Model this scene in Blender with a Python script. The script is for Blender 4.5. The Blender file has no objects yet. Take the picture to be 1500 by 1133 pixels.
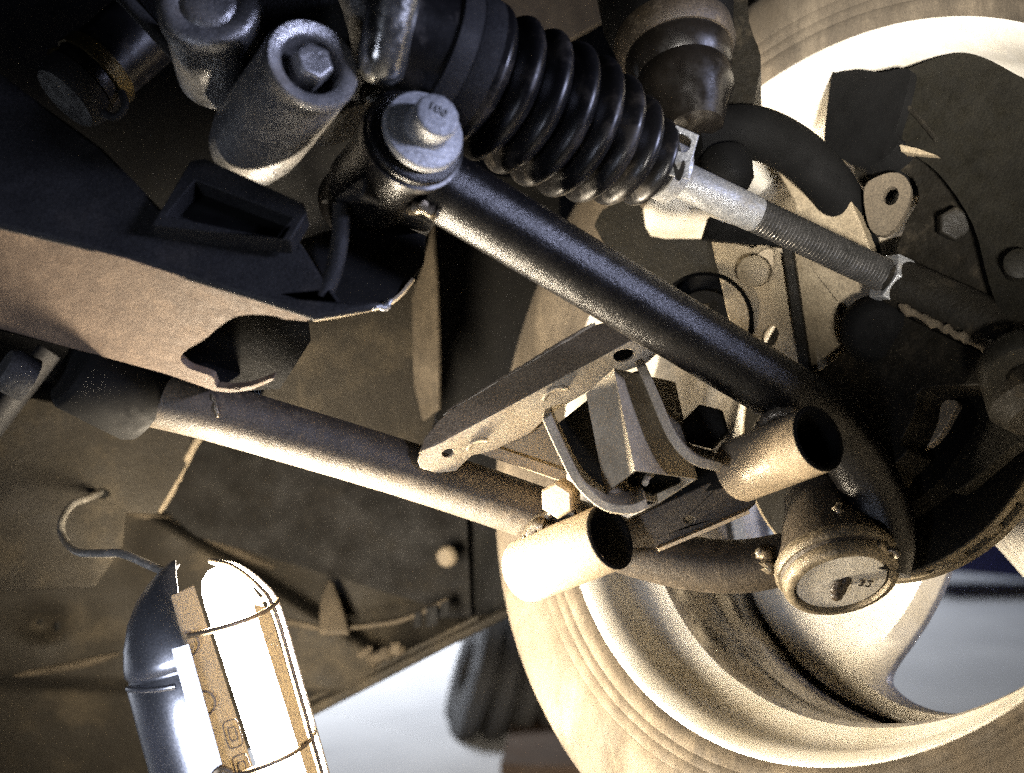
import bpy, bmesh, math, random
from mathutils import Vector, Matrix
from mathutils.geometry import tessellate_polygon
random.seed(7)
scene = bpy.context.scene
PI = math.pi
F = 1800.0            # focal length in photograph pixels (1500 wide)
CZ = 0.50             # camera height above the garage floor

# ---------------------------------------------------------------- camera
cam_d = bpy.data.cameras.new('camera')
cam = bpy.data.objects.new('camera', cam_d)
scene.collection.objects.link(cam)
cam_d.sensor_width = 36.0
cam_d.lens = 36.0 * F / 1500.0
cam_d.clip_start = 0.01
cam_d.clip_end = 100
cam.location = (0, 0, CZ)
cam.rotation_euler = (PI / 2, 0, 0)
cam_d.dof.use_dof = True
cam_d.dof.focus_distance = 0.63
cam_d.dof.aperture_fstop = 5.6
scene.camera = cam

# ---------------------------------------------------------------- world + lights
w = bpy.data.worlds.new('World')
scene.world = w
w.use_nodes = True
w.node_tree.nodes['Background'].inputs[0].default_value = (0.55, 0.62, 0.8, 1)
w.node_tree.nodes['Background'].inputs[1].default_value = 0.0012

def area(name, loc, target, sx, sy, power, col, spread=180):
    d = bpy.data.lights.new(name, 'AREA')
    d.shape = 'RECTANGLE'; d.size = sx; d.size_y = sy
    d.energy = power; d.color = col; d.spread = math.radians(spread)
    o = bpy.data.objects.new(name, d)
    scene.collection.objects.link(o)
    o.location = loc
    o.rotation_euler = (Vector(target) - Vector(loc)).to_track_quat('-Z', 'Y').to_euler()
    return o

# cool strip light of the workshop, to the right of the camera
area('workshop_strip_light', (1.15, 0.08, CZ + 0.30), (0.05, 0.6, CZ + .05), 0.45, 0.08, 1.5, (0.64, 0.69, 1.0), 45)
# daylight through the open garage door, low behind the camera on the left
area('garage_door_light', (-0.75, -0.45, CZ - 0.36), (-0.15, 0.6, CZ - 0.17), 0.32, 0.36, 0.50, (0.76, 0.82, 1.0), 22)
# fill light added beside the camera, shining up into the wheel
area('wheel_fill_light', (0.10, -0.20, CZ - 0.10), (0.215, 0.73, CZ + 0.200), 0.08, 0.08, 0.55, (1.0, 0.94, 0.86), 19)
# ceiling lights over the pale floor beyond the car
area('ceiling_light', (-1.0, 3.4, 2.7), (-1.0, 3.3, 0), 2.0, 1.6, 120, (0.95, 0.97, 1.0), 72)
area('ceiling_light', (2.6, 4.4, 2.7), (2.6, 4.4, 0), 1.8, 1.6, 14, (0.62, 0.74, 1.0), 80)

scene.view_settings.view_transform = 'Standard'
scene.view_settings.look = 'None'
scene.view_settings.exposure = 0.0
scene.view_settings.gamma = 1.0
scene.view_settings.use_curve_mapping = False
scene.cycles.use_denoising = False
scene.cycles.max_bounces = 5
scene.cycles.diffuse_bounces = 2
scene.cycles.sample_clamp_indirect = 4.0
scene.cycles.caustics_reflective = False
scene.cycles.caustics_refractive = False

# ---------------------------------------------------------------- helpers
def P(x, y, d):
    """photograph pixel + distance in metres -> point of the place"""
    return Vector(((x - 750.0) / F * d, d, CZ - (y - 566.5) / F * d))

def ray(x, y):
    return Vector(((x - 750.0) / F, 1.0, -(y - 566.5) / F))

class Plane:
    def __init__(self, a, b, c):
        self.o = P(*a)
        self.n = (P(*b) - self.o).cross(P(*c) - self.o).normalized()
        if self.n.y < 0: self.n = -self.n          # normal points away from the camera
    def at(self, x, y):
        r = ray(x, y); c = Vector((0, 0, CZ))
        t = (self.o - c).dot(self.n) / r.dot(self.n)
        return c + r * t

def smooth(pts, n=8):
    """Catmull-Rom through pts (Vectors or tuples of any length)"""
    pts = [Vector(p) for p in pts]
    if len(pts) < 3:
        return [pts[0].lerp(pts[1], i / n) for i in range(n + 1)]
    out = []
    for i in range(len(pts) - 1):
        p1, p2 = pts[i], pts[i + 1]
        p0 = pts[i - 1] if i > 0 else p1 * 2 - p2
        p3 = pts[i + 2] if i + 2 < len(pts) else p2 * 2 - p1
        for k in range(n):
            t = k / n
            out.append(0.5 * ((2 * p1) + (p2 - p0) * t + (2 * p0 - 5 * p1 + 4 * p2 - p3) * t * t + (3 * p1 - p0 - 3 * p2 + p3) * t ** 3))
    out.append(pts[-1])
    return out

def smooth2(pts, n=5, closed=True):
    """rounded closed outline in pixels"""
    m = len(pts); out = []
    for i in range(m):
        p0, p1, p2, p3 = [Vector(pts[(i + k) % m]) for k in (-1, 0, 1, 2)]
        for k in range(n):
            t = k / n
            out.append(tuple(0.5 * ((2 * p1) + (p2 - p0) * t + (2 * p0 - 5 * p1 + 4 * p2 - p3) * t * t + (3 * p1 - p0 - 3 * p2 + p3) * t ** 3)))
    return out

def ell(cx, cy, rx, ry, rot=0, n=24):
    c, s = math.cos(rot), math.sin(rot)
    return [(cx + rx * math.cos(2 * PI * i / n) * c - ry * math.sin(2 * PI * i / n) * s,
             cy + rx * math.cos(2 * PI * i / n) * s + ry * math.sin(2 * PI * i / n) * c) for i in range(n)]

class MB:
    def __init__(self):
        self.v = []; self.f = []
    def add(self, vs, fs):
        b = len(self.v)
        self.v += [Vector(p) for p in vs]
        self.f += [tuple(b + i for i in f) for f in fs]
    # ---- swept round tube
    def tube(self, path, rad, seg=24, cap=True, squash=1.0):
        n = len(path)
        rs = rad if isinstance(rad, (list, tuple)) else [rad] * n
        if len(rs) != n:
            rs = [rs[0] + (rs[-1] - rs[0]) * i / (n - 1) for i in range(n)] if len(rs) == 2 else [rs[min(len(rs) - 1, int(i * len(rs) / n))] for i in range(n)]
        t0 = (path[1] - path[0]).normalized()
        u = t0.orthogonal().normalized()
        vs = []; fs = []
        for i in range(n):
            t = (path[min(i + 1, n - 1)] - path[max(i - 1, 0)]).normalized()
            u = (u - t * u.dot(t)).normalized()
            b = t.cross(u)
            for k in range(seg):
                a = 2 * PI * k / seg
                vs.append(path[i] + (u * math.cos(a) + b * math.sin(a) * squash) * rs[i])
        for i in range(n - 1):
            for k in range(seg):
                fs.append((i * seg + k, i * seg + (k + 1) % seg, (i + 1) * seg + (k + 1) % seg, (i + 1) * seg + k))
        if cap:
            fs.append(tuple(range(seg))[::-1]); fs.append(tuple((n - 1) * seg + k for k in range(seg)))
        self.add(vs, fs); return self
    # ---- revolved profile [(radius, height)] about an axis
    def lathe(self, prof, o, axis, seg=48, a0=0.0, a1=2 * PI, ref=None, close=False):
        axis = axis.normalized()
        u = (ref - axis * ref.dot(axis)).normalized() if ref else axis.orthogonal().normalized()
        b = axis.cross(u)
        full = abs(a1 - a0 - 2 * PI) < 1e-6
        m = seg if full else seg + 1
        vs = []; fs = []
        for (r, h) in prof:
            for k in range(m):
                a = a0 + (a1 - a0) * k / seg
                vs.append(o + axis * h + (u * math.cos(a) + b * math.sin(a)) * max(r, 1e-5))
        np_ = len(prof)
        for i in range(np_ if close else np_ - 1):
            j = (i + 1) % np_
            for k in range(seg):
                k2 = (k + 1) % m
                fs.append((i * m + k, i * m + k2, j * m + k2, j * m + k))
        self.add(vs, fs); return self
    # ---- prism of a polygon in 3-D
    def prism(self, loop, off):
        n = len(loop)
        vs = list(loop) + [p + off for p in loop]
        fs = [tuple(range(n)), tuple(range(2 * n - 1, n - 1, -1))]
        fs += [(i, i + n, (i + 1) % n + n, (i + 1) % n) for i in range(n)]
        self.add(vs, fs); return self
    # ---- plate in a plane, outline and holes in pixels, extruded away from the camera
    def plate(self, outline, plane, thick, holes=(), direction=None):
        loops = [[plane.at(*p) for p in outline]] + [[plane.at(*p) for p in h] for h in holes]
        tris = tessellate_polygon(loops)
        allv = [p for l in loops for p in l]
        n = len(allv)
        off = (direction.normalized() if direction else plane.n) * thick
        vs = allv + [p + off for p in allv]
        fs = [tuple(t) for t in tris] + [tuple(i + n for i in t)[::-1] for t in tris]
        b = 0
        for l in loops:
            m = len(l)
            for i in range(m):
                j = (i + 1) % m
                fs.append((b + i, b + j, b + j + n, b + i + n))
            b += m
        self.add(vs, fs); return self
    # ---- flat strip swept along a path; wdir gives the width direction
    def strip(self, path, wdir, width, thick):
        n = len(path); vs = []; fs = []
        wdir = wdir.normalized()
        for i in range(n):
            t = (path[min(i + 1, n - 1)] - path[max(i - 1, 0)]).normalized()
            nn = t.cross(wdir).normalized()
            for (a, b) in ((0, -.5), (1, -.5), (1, .5), (0, .5)):
                vs.append(path[i] + wdir * width * a + nn * thick * b)
        for i in range(n - 1):
            for k in range(4):
                fs.append((i * 4 + k, i * 4 + (k + 1) % 4, (i + 1) * 4 + (k + 1) % 4, (i + 1) * 4 + k))
        fs += [(3, 2, 1, 0), tuple((n - 1) * 4 + k for k in range(4))]
        self.add(vs, fs); return self
    # ---- curved sheet through rows of points, given a thickness
    def sheet(self, rows, thick):
        m = len(rows[0]); n = len(rows)
        vs = [p for r in rows for p in r]
        fs = [(i * m + k, i * m + k + 1, (i + 1) * m + k + 1, (i + 1) * m + k) for i in range(n - 1) for k in range(m - 1)]
        off = Vector((0, thick, 0)); N = len(vs)
        fs += [tuple(q + N for q in f)[::-1] for f in fs]
        vs = vs + [p + off for p in vs]
        edge = [k for k in range(m)] + [i * m + m - 1 for i in range(1, n)] + [(n - 1) * m + k for k in range(m - 2, -1, -1)] + [i * m for i in range(n - 2, 0, -1)]
        for i in range(len(edge)):
            a, b = edge[i], edge[(i + 1) % len(edge)]
            fs.append((a, b, b + N, a + N))
        self.add(vs, fs); return self
    # ---- hexagonal nut / bolt head
    def hexa(self, o, axis, r, h, ref=None, cham=0.12, rot=0.0):
        axis = axis.normalized()
        u = (ref - axis * ref.dot(axis)).normalized() if ref else axis.orthogonal().normalized()
        b = axis.cross(u)
        rings = [(r, 0), (r, h * (1 - cham)), (r * 0.86, h)]
        vs = [o + axis * hh + (u * math.cos(rot + PI / 3 * k) + b * math.sin(rot + PI / 3 * k)) * rr for rr, hh in rings for k in range(6)]
        fs = [(i * 6 + k, i * 6 + (k + 1) % 6, (i + 1) * 6 + (k + 1) % 6, (i + 1) * 6 + k) for i in range(2) for k in range(6)]
        fs += [tuple(range(5, -1, -1)), tuple(range(12, 18))]
        self.add(vs, fs); return self
    # ---- lumpy weld bead along a path
    def bead(self, path, r):
        rs = [r * random.uniform(0.65, 1.3) for _ in path]
        rs[0] *= .5; rs[-1] *= .5
        path = [p + Vector((random.uniform(-1, 1), random.uniform(-1, 1), random.uniform(-1, 1))) * r * .35 for p in path]
        return self.tube(path, rs, 10)
    def build(self, name, mat, parent=None, bevel=0.0, smooth_deg=40, bseg=2):
        off = parent['_o'] if parent is not None else (0, 0, 0)
        off = Vector(off)
        me = bpy.data.meshes.new(name)
        me.from_pydata([p - off for p in self.v], [], self.f)
        bm = bmesh.new(); bm.from_mesh(me)
        bmesh.ops.remove_doubles(bm, verts=bm.verts, dist=2e-6)
        bmesh.ops.recalc_face_normals(bm, faces=bm.faces)
        for f in bm.faces: f.smooth = True
        lim = math.radians(smooth_deg)
        for e in bm.edges:
            if len(e.link_faces) == 2 and e.calc_face_angle(0) > lim: e.smooth = False
        bm.to_mesh(me); bm.free()
        o = bpy.data.objects.new(name, me)
        scene.collection.objects.link(o)
        me.materials.append(mat)
        o['_o'] = tuple(off)
        if parent is not None: o.parent = parent
        if bevel:
            m = o.modifiers.new('bevel', 'BEVEL'); m.width = bevel; m.segments = bseg
            m.limit_method = 'ANGLE'; m.angle_limit = math.radians(35); m.harden_normals = False
        return o

def thing(name, label, cat, loc, group=None):
    o = bpy.data.objects.new(name, None)
    scene.collection.objects.link(o)
    o.empty_display_size = 0.02
    o.location = loc; o['_o'] = tuple(loc)
    o['label'] = label; o['category'] = cat; o['kind'] = 'thing'
    if group: o['group'] = group
    return o

def tag(o, label, cat, group=None):
    o['label'] = label; o['category'] = cat
    if group: o['group'] = group
    return o

def text_mesh(body, name, mat, parent, center, right, up, size, depth=0.0004):
    c = bpy.data.curves.new(name, 'FONT'); c.body = body; c.size = size; c.extrude = depth
    c.align_x = 'CENTER'; c.align_y = 'CENTER'; c.resolution_u = 3
    to = bpy.data.objects.new(name + '_src', c)
    scene.collection.objects.link(to)
    dg = bpy.context.evaluated_depsgraph_get()
    me = bpy.data.meshes.new_from_object(to.evaluated_get(dg))
    bpy.data.objects.remove(to); bpy.data.curves.remove(c)
    r = right.normalized(); n = r.cross(up).normalized(); u = n.cross(r)
    off = Vector(parent['_o'])
    for v in me.vertices:
        v.co = center + r * v.co.x + u * v.co.y + n * v.co.z - off
    o = bpy.data.objects.new(name, me); me.name = name
    scene.collection.objects.link(o)
    me.materials.clear(); me.materials.append(mat)
    o.parent = parent; o['_o'] = tuple(off)
    return o

# ---------------------------------------------------------------- materials
def mat(name, c1, c2, scale=60, rough=0.6, metal=0.0, bump=0.15, bscale=700, dust=None, damt=0.4, dscale=35,
        speck=0.35, spec=0.5, rvar=0.15, coat=0.0, stretch=None, scratch=0.0):
    m = bpy.data.materials.new(name); m.use_nodes = True
    nt = m.node_tree; N = nt.nodes; L = nt.links
    b = N['Principled BSDF']
    speck = min(.85, speck * 1.3)
    tc = N.new('ShaderNodeTexCoord')
    src = tc.outputs['Object']
    if stretch:
        mp = N.new('ShaderNodeMapping'); mp.inputs['Scale'].default_value = stretch
        mp.inputs['Rotation'].default_value = (0, 0, 0)
        L.new(src, mp.inputs[0]); src = mp.outputs[0]
    def noise(sc, det=4, ro=.6, s=src):
        n = N.new('ShaderNodeTexNoise'); n.inputs['Scale'].default_value = sc
        n.inputs['Detail'].default_value = det; n.inputs['Roughness'].default_value = ro
        L.new(s, n.inputs['Vector']); return n.outputs['Fac']
    def ramp(fac, lo, hi):
        r = N.new('ShaderNodeMapRange'); r.inputs[1].default_value = lo; r.inputs[2].default_value = hi
        r.clamp = True; L.new(fac, r.inputs[0]); return r.outputs[0]
    def mix(fac, a, bb, mode='MIX'):
        x = N.new('ShaderNodeMix'); x.data_type = 'RGBA'; x.blend_type = mode
        if isinstance(fac, float): x.inputs[0].default_value = fac
        else: L.new(fac, x.inputs[0])
        for i, q in ((6, a), (7, bb)):
            if isinstance(q, tuple): x.inputs[i].default_value = (*q, 1)
            else: L.new(q, x.inputs[i])
        return x.outputs[2]
    col = mix(ramp(noise(scale), .35, .68), c1, c2)
    fd = None
    if dust:
        fd = ramp(noise(dscale, 6, .65), .62 - damt * .4, .62 + .22 - damt * .25)
        col = mix(fd, col, dust)
    if speck:
        sp = ramp(noise(1100, 2, .7, tc.outputs['Object']), .3, .7)
        g = N.new('ShaderNodeMapRange'); g.inputs[3].default_value = 1 - speck; g.inputs[4].default_value = 1 + speck * .8
        L.new(sp, g.inputs[0])
        cm = N.new('ShaderNodeCombineColor')
        for i in range(3): L.new(g.outputs[0], cm.inputs[i])
        col = mix(1.0, col, cm.outputs[0], 'MULTIPLY')
    L.new(col, b.inputs['Base Color'])
    r = N.new('ShaderNodeMapRange'); r.inputs[1].default_value = .3; r.inputs[2].default_value = .7
    r.inputs[3].default_value = max(.05, rough - rvar); r.inputs[4].default_value = min(1, rough + rvar)
    L.new(noise(scale * 2.2, 5), r.inputs[0])
    ro = r.outputs[0]
    if fd is not None:
        x = N.new('ShaderNodeMix'); L.new(fd, x.inputs[0]); L.new(ro, x.inputs[2]); x.inputs[3].default_value = .9
        ro = x.outputs[0]
        y = N.new('ShaderNodeMix'); L.new(fd, y.inputs[0]); y.inputs[2].default_value = metal; y.inputs[3].default_value = metal * .25
        L.new(y.outputs[0], b.inputs['Metallic'])
    else:
        b.inputs['Metallic'].default_value = metal
    L.new(ro, b.inputs['Roughness'])
    b.inputs['Specular IOR Level'].default_value = spec
    if coat:
        b.inputs['Coat Weight'].default_value = coat; b.inputs['Coat Roughness'].default_value = .12
    if bump:
        n1 = noise(bscale, 5, .65); n2 = noise(bscale * .12, 3, .6)
        ad = N.new('ShaderNodeMath'); ad.operation = 'MULTIPLY_ADD'; ad.inputs[1].default_value = 1.6
        L.new(n2, ad.inputs[0]); L.new(n1, ad.inputs[2])
        bp = N.new('ShaderNodeBump'); bp.inputs['Strength'].default_value = bump; bp.inputs['Distance'].default_value = .0012
        L.new(ad.outputs[0], bp.inputs['Height']); L.new(bp.outputs[0], b.inputs['Normal'])
    return m

DUST = (0.34, 0.25, 0.15)
M = {}
M['arm_black'] = mat('arm_black_paint', (.004, .0038, .004), (.007, .0062, .006), rough=.29, bump=.30, bscale=1100, dust=(.10, .075, .05), damt=-.02, dscale=420, speck=.5, rvar=.06)
M['arm_dusty'] = mat('arm_dusty_paint', (.040, .031, .021), (.06, .046, .03), rough=.55, bump=.35, bscale=1100, dust=(.10, .077, .05), damt=.30, dscale=160, speck=.5, rvar=.08)
M['sleeve'] = mat('sleeve_steel', (.42, .34, .23), (.30, .23, .15), rough=.45, metal=.25, bump=.25, bscale=500, dust=(.48, .38, .25), damt=.45, dscale=60, speck=.3)
M['weld'] = mat('weld_metal', (.30, .25, .18), (.12, .10, .07), rough=.35, metal=.6, bump=.5, bscale=500, speck=.4)
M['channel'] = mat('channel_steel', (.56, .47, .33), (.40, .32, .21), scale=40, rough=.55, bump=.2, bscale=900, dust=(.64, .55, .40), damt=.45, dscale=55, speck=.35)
M['channel_side'] = mat('channel_shaded_side', (.16, .12, .075), (.22, .165, .10), scale=40, rough=.7, bump=.3, bscale=1200, speck=.5)  # darker copy of the channel steel, shade put into the colour
M['dark'] = mat('dark_cast_iron', (.008, .007, .005), (.014, .012, .0085), rough=.6, bump=.5, bscale=400, dust=(.05, .04, .026), damt=.15, dscale=60, speck=.4, spec=0.2)
M['black'] = mat('black_gap', (.003, .003, .003), (.005, .005, .005), rough=.8, bump=.1, speck=.2, spec=0.1)
M['rubber'] = mat('black_rubber', (.006, .0058, .006), (.009, .0085, .009), rough=.33, bump=.06, bscale=500, dust=(.045, .036, .026), damt=.22, dscale=60, speck=.2, rvar=.06)
M['boot_lower'] = mat('joint_boot_rubber', (.008, .007, .006), (.012, .010, .008), rough=.3, bump=.08, bscale=300, dust=(.04, .033, .022), damt=.15, speck=.2)
M['cast'] = mat('cast_aluminium', (.46, .46, .465), (.30, .30, .305), scale=45, rough=.32, metal=.75, bump=.35, bscale=650, dust=(.14, .12, .09), damt=.35, dscale=30, speck=.45)
M['cast_dark'] = mat('cast_aluminium_dark', (.04, .04, .04), (.022, .0215, .021), scale=40, rough=.6, metal=.2, bump=.4, bscale=600, speck=.5, spec=0.3)  # darker copy of the cast aluminium
M['steel'] = mat('zinc_steel', (.42, .43, .44), (.30, .31, .32), scale=120, rough=.42, metal=.55, bump=.25, bscale=800, dust=(.22, .20, .17), damt=.3, dscale=120, speck=.35)
M['polished'] = mat('polished_steel', (.5, .5, .48), (.3, .3, .29), scale=90, rough=.25, metal=.9, bump=.12, bscale=300, speck=.2)
M['washer'] = mat('dull_zinc_washer', (.40, .41, .43), (.30, .31, .33), scale=160, rough=.55, metal=.35, bump=.3, bscale=900, speck=.45)
M['thread'] = mat('threaded_steel', (.16, .155, .15), (.10, .098, .092), scale=120, rough=.38, metal=.7, bump=.1, speck=.3)
M['subframe'] = mat('subframe_paint', (.020, .020, .021), (.013, .013, .014), scale=40, rough=.6, bump=.4, bscale=800, dust=(.03, .027, .025), damt=.2, speck=.5, spec=0.2)
M['subframe_rust'] = mat('subframe_dusty_underside', (.085, .059, .041), (.11, .077, .053), scale=90, rough=.7, bump=.3, bscale=900, dust=(.15, .107, .074), damt=.35, dscale=70, speck=.3)
M['underbody'] = mat('underbody_coating', (.008, .0068, .005), (.013, .011, .0078), scale=14, rough=.75, bump=.6, bscale=350, dust=(.034, .0275, .018), damt=.26, dscale=14, speck=.5, spec=0.15)
M['under_mid'] = mat('underbody_dusty', (.022, .0175, .0115), (.034, .027, .018), scale=30, rough=.85, bump=.5, bscale=400, dust=(.05, .04, .027), damt=.3, dscale=40, speck=.5, spec=.2)
M['recess'] = mat('recess_shadow', (.0016, .0014, .0011), (.003, .0025, .0019), scale=20, rough=.8, bump=.6, bscale=350, dust=(.007, .0058, .004), damt=.2, dscale=30, speck=.5, spec=.15)  # near-black underbody copy, the recess shadow is in the colour
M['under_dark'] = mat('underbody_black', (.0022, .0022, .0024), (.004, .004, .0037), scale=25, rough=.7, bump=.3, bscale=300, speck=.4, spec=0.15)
M['liner'] = mat('arch_liner_dusty', (.06, .047, .029), (.085, .066, .042), scale=25, rough=.85, bump=.4, bscale=300, dust=(.11, .088, .057), damt=.35, dscale=30, speck=.4, stretch=(1, 1, .35))
M['tyre'] = mat('dusty_tyre_rubber', (.085, .067, .045), (.038, .030, .020), scale=35, rough=.85, bump=.4, bscale=260, dust=(.14, .113, .078), damt=.34, dscale=55, speck=.25, stretch=(1.0, .5, .35))
M['rim'] = mat('dusty_silver_rim', (.50, .48, .45), (.36, .335, .295), scale=16, rough=.33, metal=.65, bump=.08, bscale=200, dust=(.30, .245, .17), damt=.30, dscale=18, speck=.2)
M['rim_flange'] = mat('lit_rim_flange', (.74, .70, .62), (.60, .55, .45), scale=30, rough=.42, metal=.2, bump=.06, bscale=200, speck=.15)  # paler than the barrel, lamp glare on the lip put into the colour
M['knuckle'] = mat('knuckle_plate', (.30, .24, .155), (.22, .175, .11), scale=35, rough=.65, bump=.25, bscale=500, dust=(.40, .33, .22), damt=.4, dscale=40, speck=.4)
M['disc'] = mat('brake_disc_iron', (.003, .0027, .002), (.005, .0044, .0032), rough=.6, bump=.2, metal=.2, speck=.4, spec=0.15)
M['disc_edge'] = mat('brake_disc_edge', (.22, .18, .115), (.13, .105, .068), rough=.6, bump=.3, metal=.2, speck=.4)
M['caliper'] = mat('caliper_iron', (.007, .0063, .0043), (.011, .0098, .0066), rough=.65, bump=.35, bscale=500, speck=.45, spec=0.2)
M['hood'] = mat('lamp_hood_metal', (.50, .51, .55), (.46, .47, .51), scale=12, rough=.27, metal=.95, bump=.03, bscale=500, dust=(.10, .10, .10), damt=-.12, dscale=260, speck=.3, rvar=.04)
M['wire'] = mat('bright_steel_wire', (.55, .52, .46), (.42, .39, .33), scale=100, rough=.3, metal=.85, bump=.1, speck=.15)
M['wire_dark'] = mat('dark_steel_wire', (.14, .11, .075), (.22, .17, .11), scale=100, rough=.4, metal=.7, bump=.1, speck=.2)  # darker brown copy of the wire steel
M['tray'] = mat('lamp_tray_brown', (.055, .036, .018), (.075, .05, .026), scale=80, rough=.8, bump=.2, bscale=1500, speck=.5)
def translucent(name, col, tr):
    m = mat(name, col, tuple(c * 1.3 for c in col), scale=80, rough=.6, bump=.2, bscale=1500, speck=.5)
    nt = m.node_tree; b = nt.nodes['Principled BSDF']; out = nt.nodes['Material Output']
    t = nt.nodes.new('ShaderNodeBsdfTranslucent'); t.inputs[0].default_value = (*tr, 1)
    a = nt.nodes.new('ShaderNodeAddShader')
    nt.links.new(b.outputs[0], a.inputs[0]); nt.links.new(t.outputs[0], a.inputs[1]); nt.links.new(a.outputs[0], out.inputs[0])
    return m
M['tray'] = translucent('lamp_cover_plastic', (.13, .115, .085), (.085, .073, .053))
M['tray_mark'] = mat('lamp_tray_print', (.20, .15, .10), (.24, .18, .12), rough=.8, bump=0, speck=.1)
M['brass'] = mat('brass_clamp', (.20, .15, .06), (.09, .065, .03), scale=120, rough=.4, metal=.7, bump=.3, speck=.4)
M['cap'] = mat('ball_joint_cap', (.86, .82, .73), (.74, .69, .58), scale=90, rough=.5, metal=.3, bump=.3, bscale=600, speck=.25)
M['crimp'] = mat('crimped_ring', (.20, .165, .11), (.13, .105, .07), scale=120, rough=.4, metal=.3, bump=.4, bscale=700, dust=(.30, .25, .17), damt=.3, dscale=150, speck=.4)
M['grease'] = mat('old_grease', (.02, .013, .007), (.05, .034, .018), scale=200, rough=.35, bump=.6, bscale=400, speck=.3)
M['floor'] = mat('painted_concrete_floor', (.60, .62, .66), (.54, .56, .60), scale=2.5, rough=.5, bump=.1, bscale=60, speck=.05)
M['wall'] = mat('white_plaster_wall', (.55, .60, .70), (.48, .53, .63), scale=1.5, rough=.9, bump=.1, bscale=60, speck=.05)
M['wood'] = mat('brown_board', (.075, .045, .026), (.05, .03, .018), scale=8, rough=.7, bump=.2, bscale=60, speck=.1)
M['bgrubber'] = mat('background_rubber', (.035, .035, .037), (.055, .055, .057), scale=12, rough=.6, bump=.2, bscale=60, speck=.1)
M['blue'] = mat('dark_blue_paint', (.012, .014, .075), (.018, .02, .09), scale=5, rough=.4, bump=0, speck=0)

def emit(name, col, strength):
    m = bpy.data.materials.new(name); m.use_nodes = True
    nt = m.node_tree; nt.nodes.clear()
    e = nt.nodes.new('ShaderNodeEmission'); o = nt.nodes.new('ShaderNodeOutputMaterial')
    e.inputs[0].default_value = (*col, 1); e.inputs[1].default_value = strength
    nt.links.new(e.outputs[0], o.inputs[0]); return m
M['glow'] = emit('lamp_tube_glow', (1.0, .85, .64), 700)

# ================================================================ THE SETTING
def structure(o): o['kind'] = 'structure'; return o
fl = MB().prism([Vector((-12, -6, 0)), Vector((12, -6, 0)), Vector((12, 12, 0)), Vector((-12, 12, 0))], Vector((0, 0, -.05)))
structure(fl.build('garage_floor', M['floor']))
wl = MB().prism([Vector((-12, 9, 0)), Vector((12, 9, 0)), Vector((12, 9, 4)), Vector((-12, 9, 4))], Vector((0, .1, 0)))
structure(wl.build('garage_wall', M['wall']))

# ================================================================ WHEEL
WA, WB = 0.913, -0.282
WN = Vector((math.sin(WA) * math.cos(WB), math.cos(WA) * math.cos(WB), math.sin(WB)))   # axle, pointing to the outside of the car
WC = P(1209.4, 550.5, 0.652)                                                                  # centre of the inner rim flange
WU = WN.cross(Vector((0, 0, 1))).normalized(); WV = WU.cross(WN)

wheel = thing('wheel', 'dusty silver alloy wheel with tan dust-covered tyre, seen from the inside', 'wheel', WC - Vector((0, 0, .287)))
tp = [(.196, .004), (.199, -.004), (.204, -.010), (.209, -.0125), (.2105, -.0121), (.212, -.0135), (.2155, -.0150), (.2163, -.0148), (.2171, -.0155), (.222, -.018), (.2228, -.0178), (.2236, -.0183),
      (.232, -.0198), (.246, -.0205), (.257, -.0188), (.268, -.013), (.276, -.004), (.2815, .004),
      (.2835, .008), (.286, .012), (.2835, .0165), (.2835, .0175), (.2880, .020), (.2885, .045), (.2845, .046), (.2845, .052), (.2888, .053), (.2892, .085), (.285, .086), (.285, .094),
      (.2892, .095), (.2888, .127), (.2845, .128), (.2845, .134), (.2885, .135), (.286, .168), (.276, .184), (.256, .198), (.225, .196), (.196, .178), (.188, .09)]
tp = [(.196 + (r - .196) * .86, h) for r, h in tp]
tyre = MB().lathe(tp, WC, WN, 160, ref=WU, close=True).build('tyre', M['tyre'], wheel, smooth_deg=50)
# shoulder lugs of the tread
lug = MB()
for k in range(64):
    a = 2 * PI * k / 64
    d = WU * math.cos(a) + WV * math.sin(a); t = -WU * math.sin(a) + WV * math.cos(a)
    o0 = WC + d * .2712 + WN * .0185
    q = [o0 - t * .0105, o0 + t * .0105, o0 + t * .0105 + WN * .028 + t * .004, o0 - t * .0105 + WN * .028 + t * .004]
    lug.prism(q, d * .0065)
lug.build('tread_lugs', M['tyre'], tyre, bevel=.001)['kind'] = 'stuff'
rp = [(.1995, -.0005), (.2025, -.0022), (.2028, -.0045), (.2010, -.0062), (.1985, -.0058), (.1965, -.003), (.1930, .002), (.1905, .010), (.1895, .022), (.1880, .030),
      (.1830, .037), (.1765, .043), (.1735, .050), (.1728, .066), (.1735, .082), (.1755, .088), (.1758, .092), (.1722, .097), (.1722, .118),
      (.1735, .122), (.1730, .128), (.1700, .131), (.1680, .140), (.1675, .160), (.185, .178), (.200, .186), (.202, .19), (.199, .19), (.183, .18),
      (.1725, .162), (.176, .140), (.178, .100), (.178, .055), (.188, .040), (.194, .028), (.196, .012), (.198, .004)]
rim = MB().lathe(rp[11:24], WC, WN, 160, ref=WU).build('rim_barrel', M['rim'], wheel, smooth_deg=60)
MB().lathe(rp[:12], WC, WN, 160, ref=WU).build('rim_flange', M['rim_flange'], wheel, smooth_deg=60)
MB().lathe(rp[23:] + [rp[0]], WC, WN, 96, ref=WU).build('rim_outer_side', M['rim'], wheel, smooth_deg=60)
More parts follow.
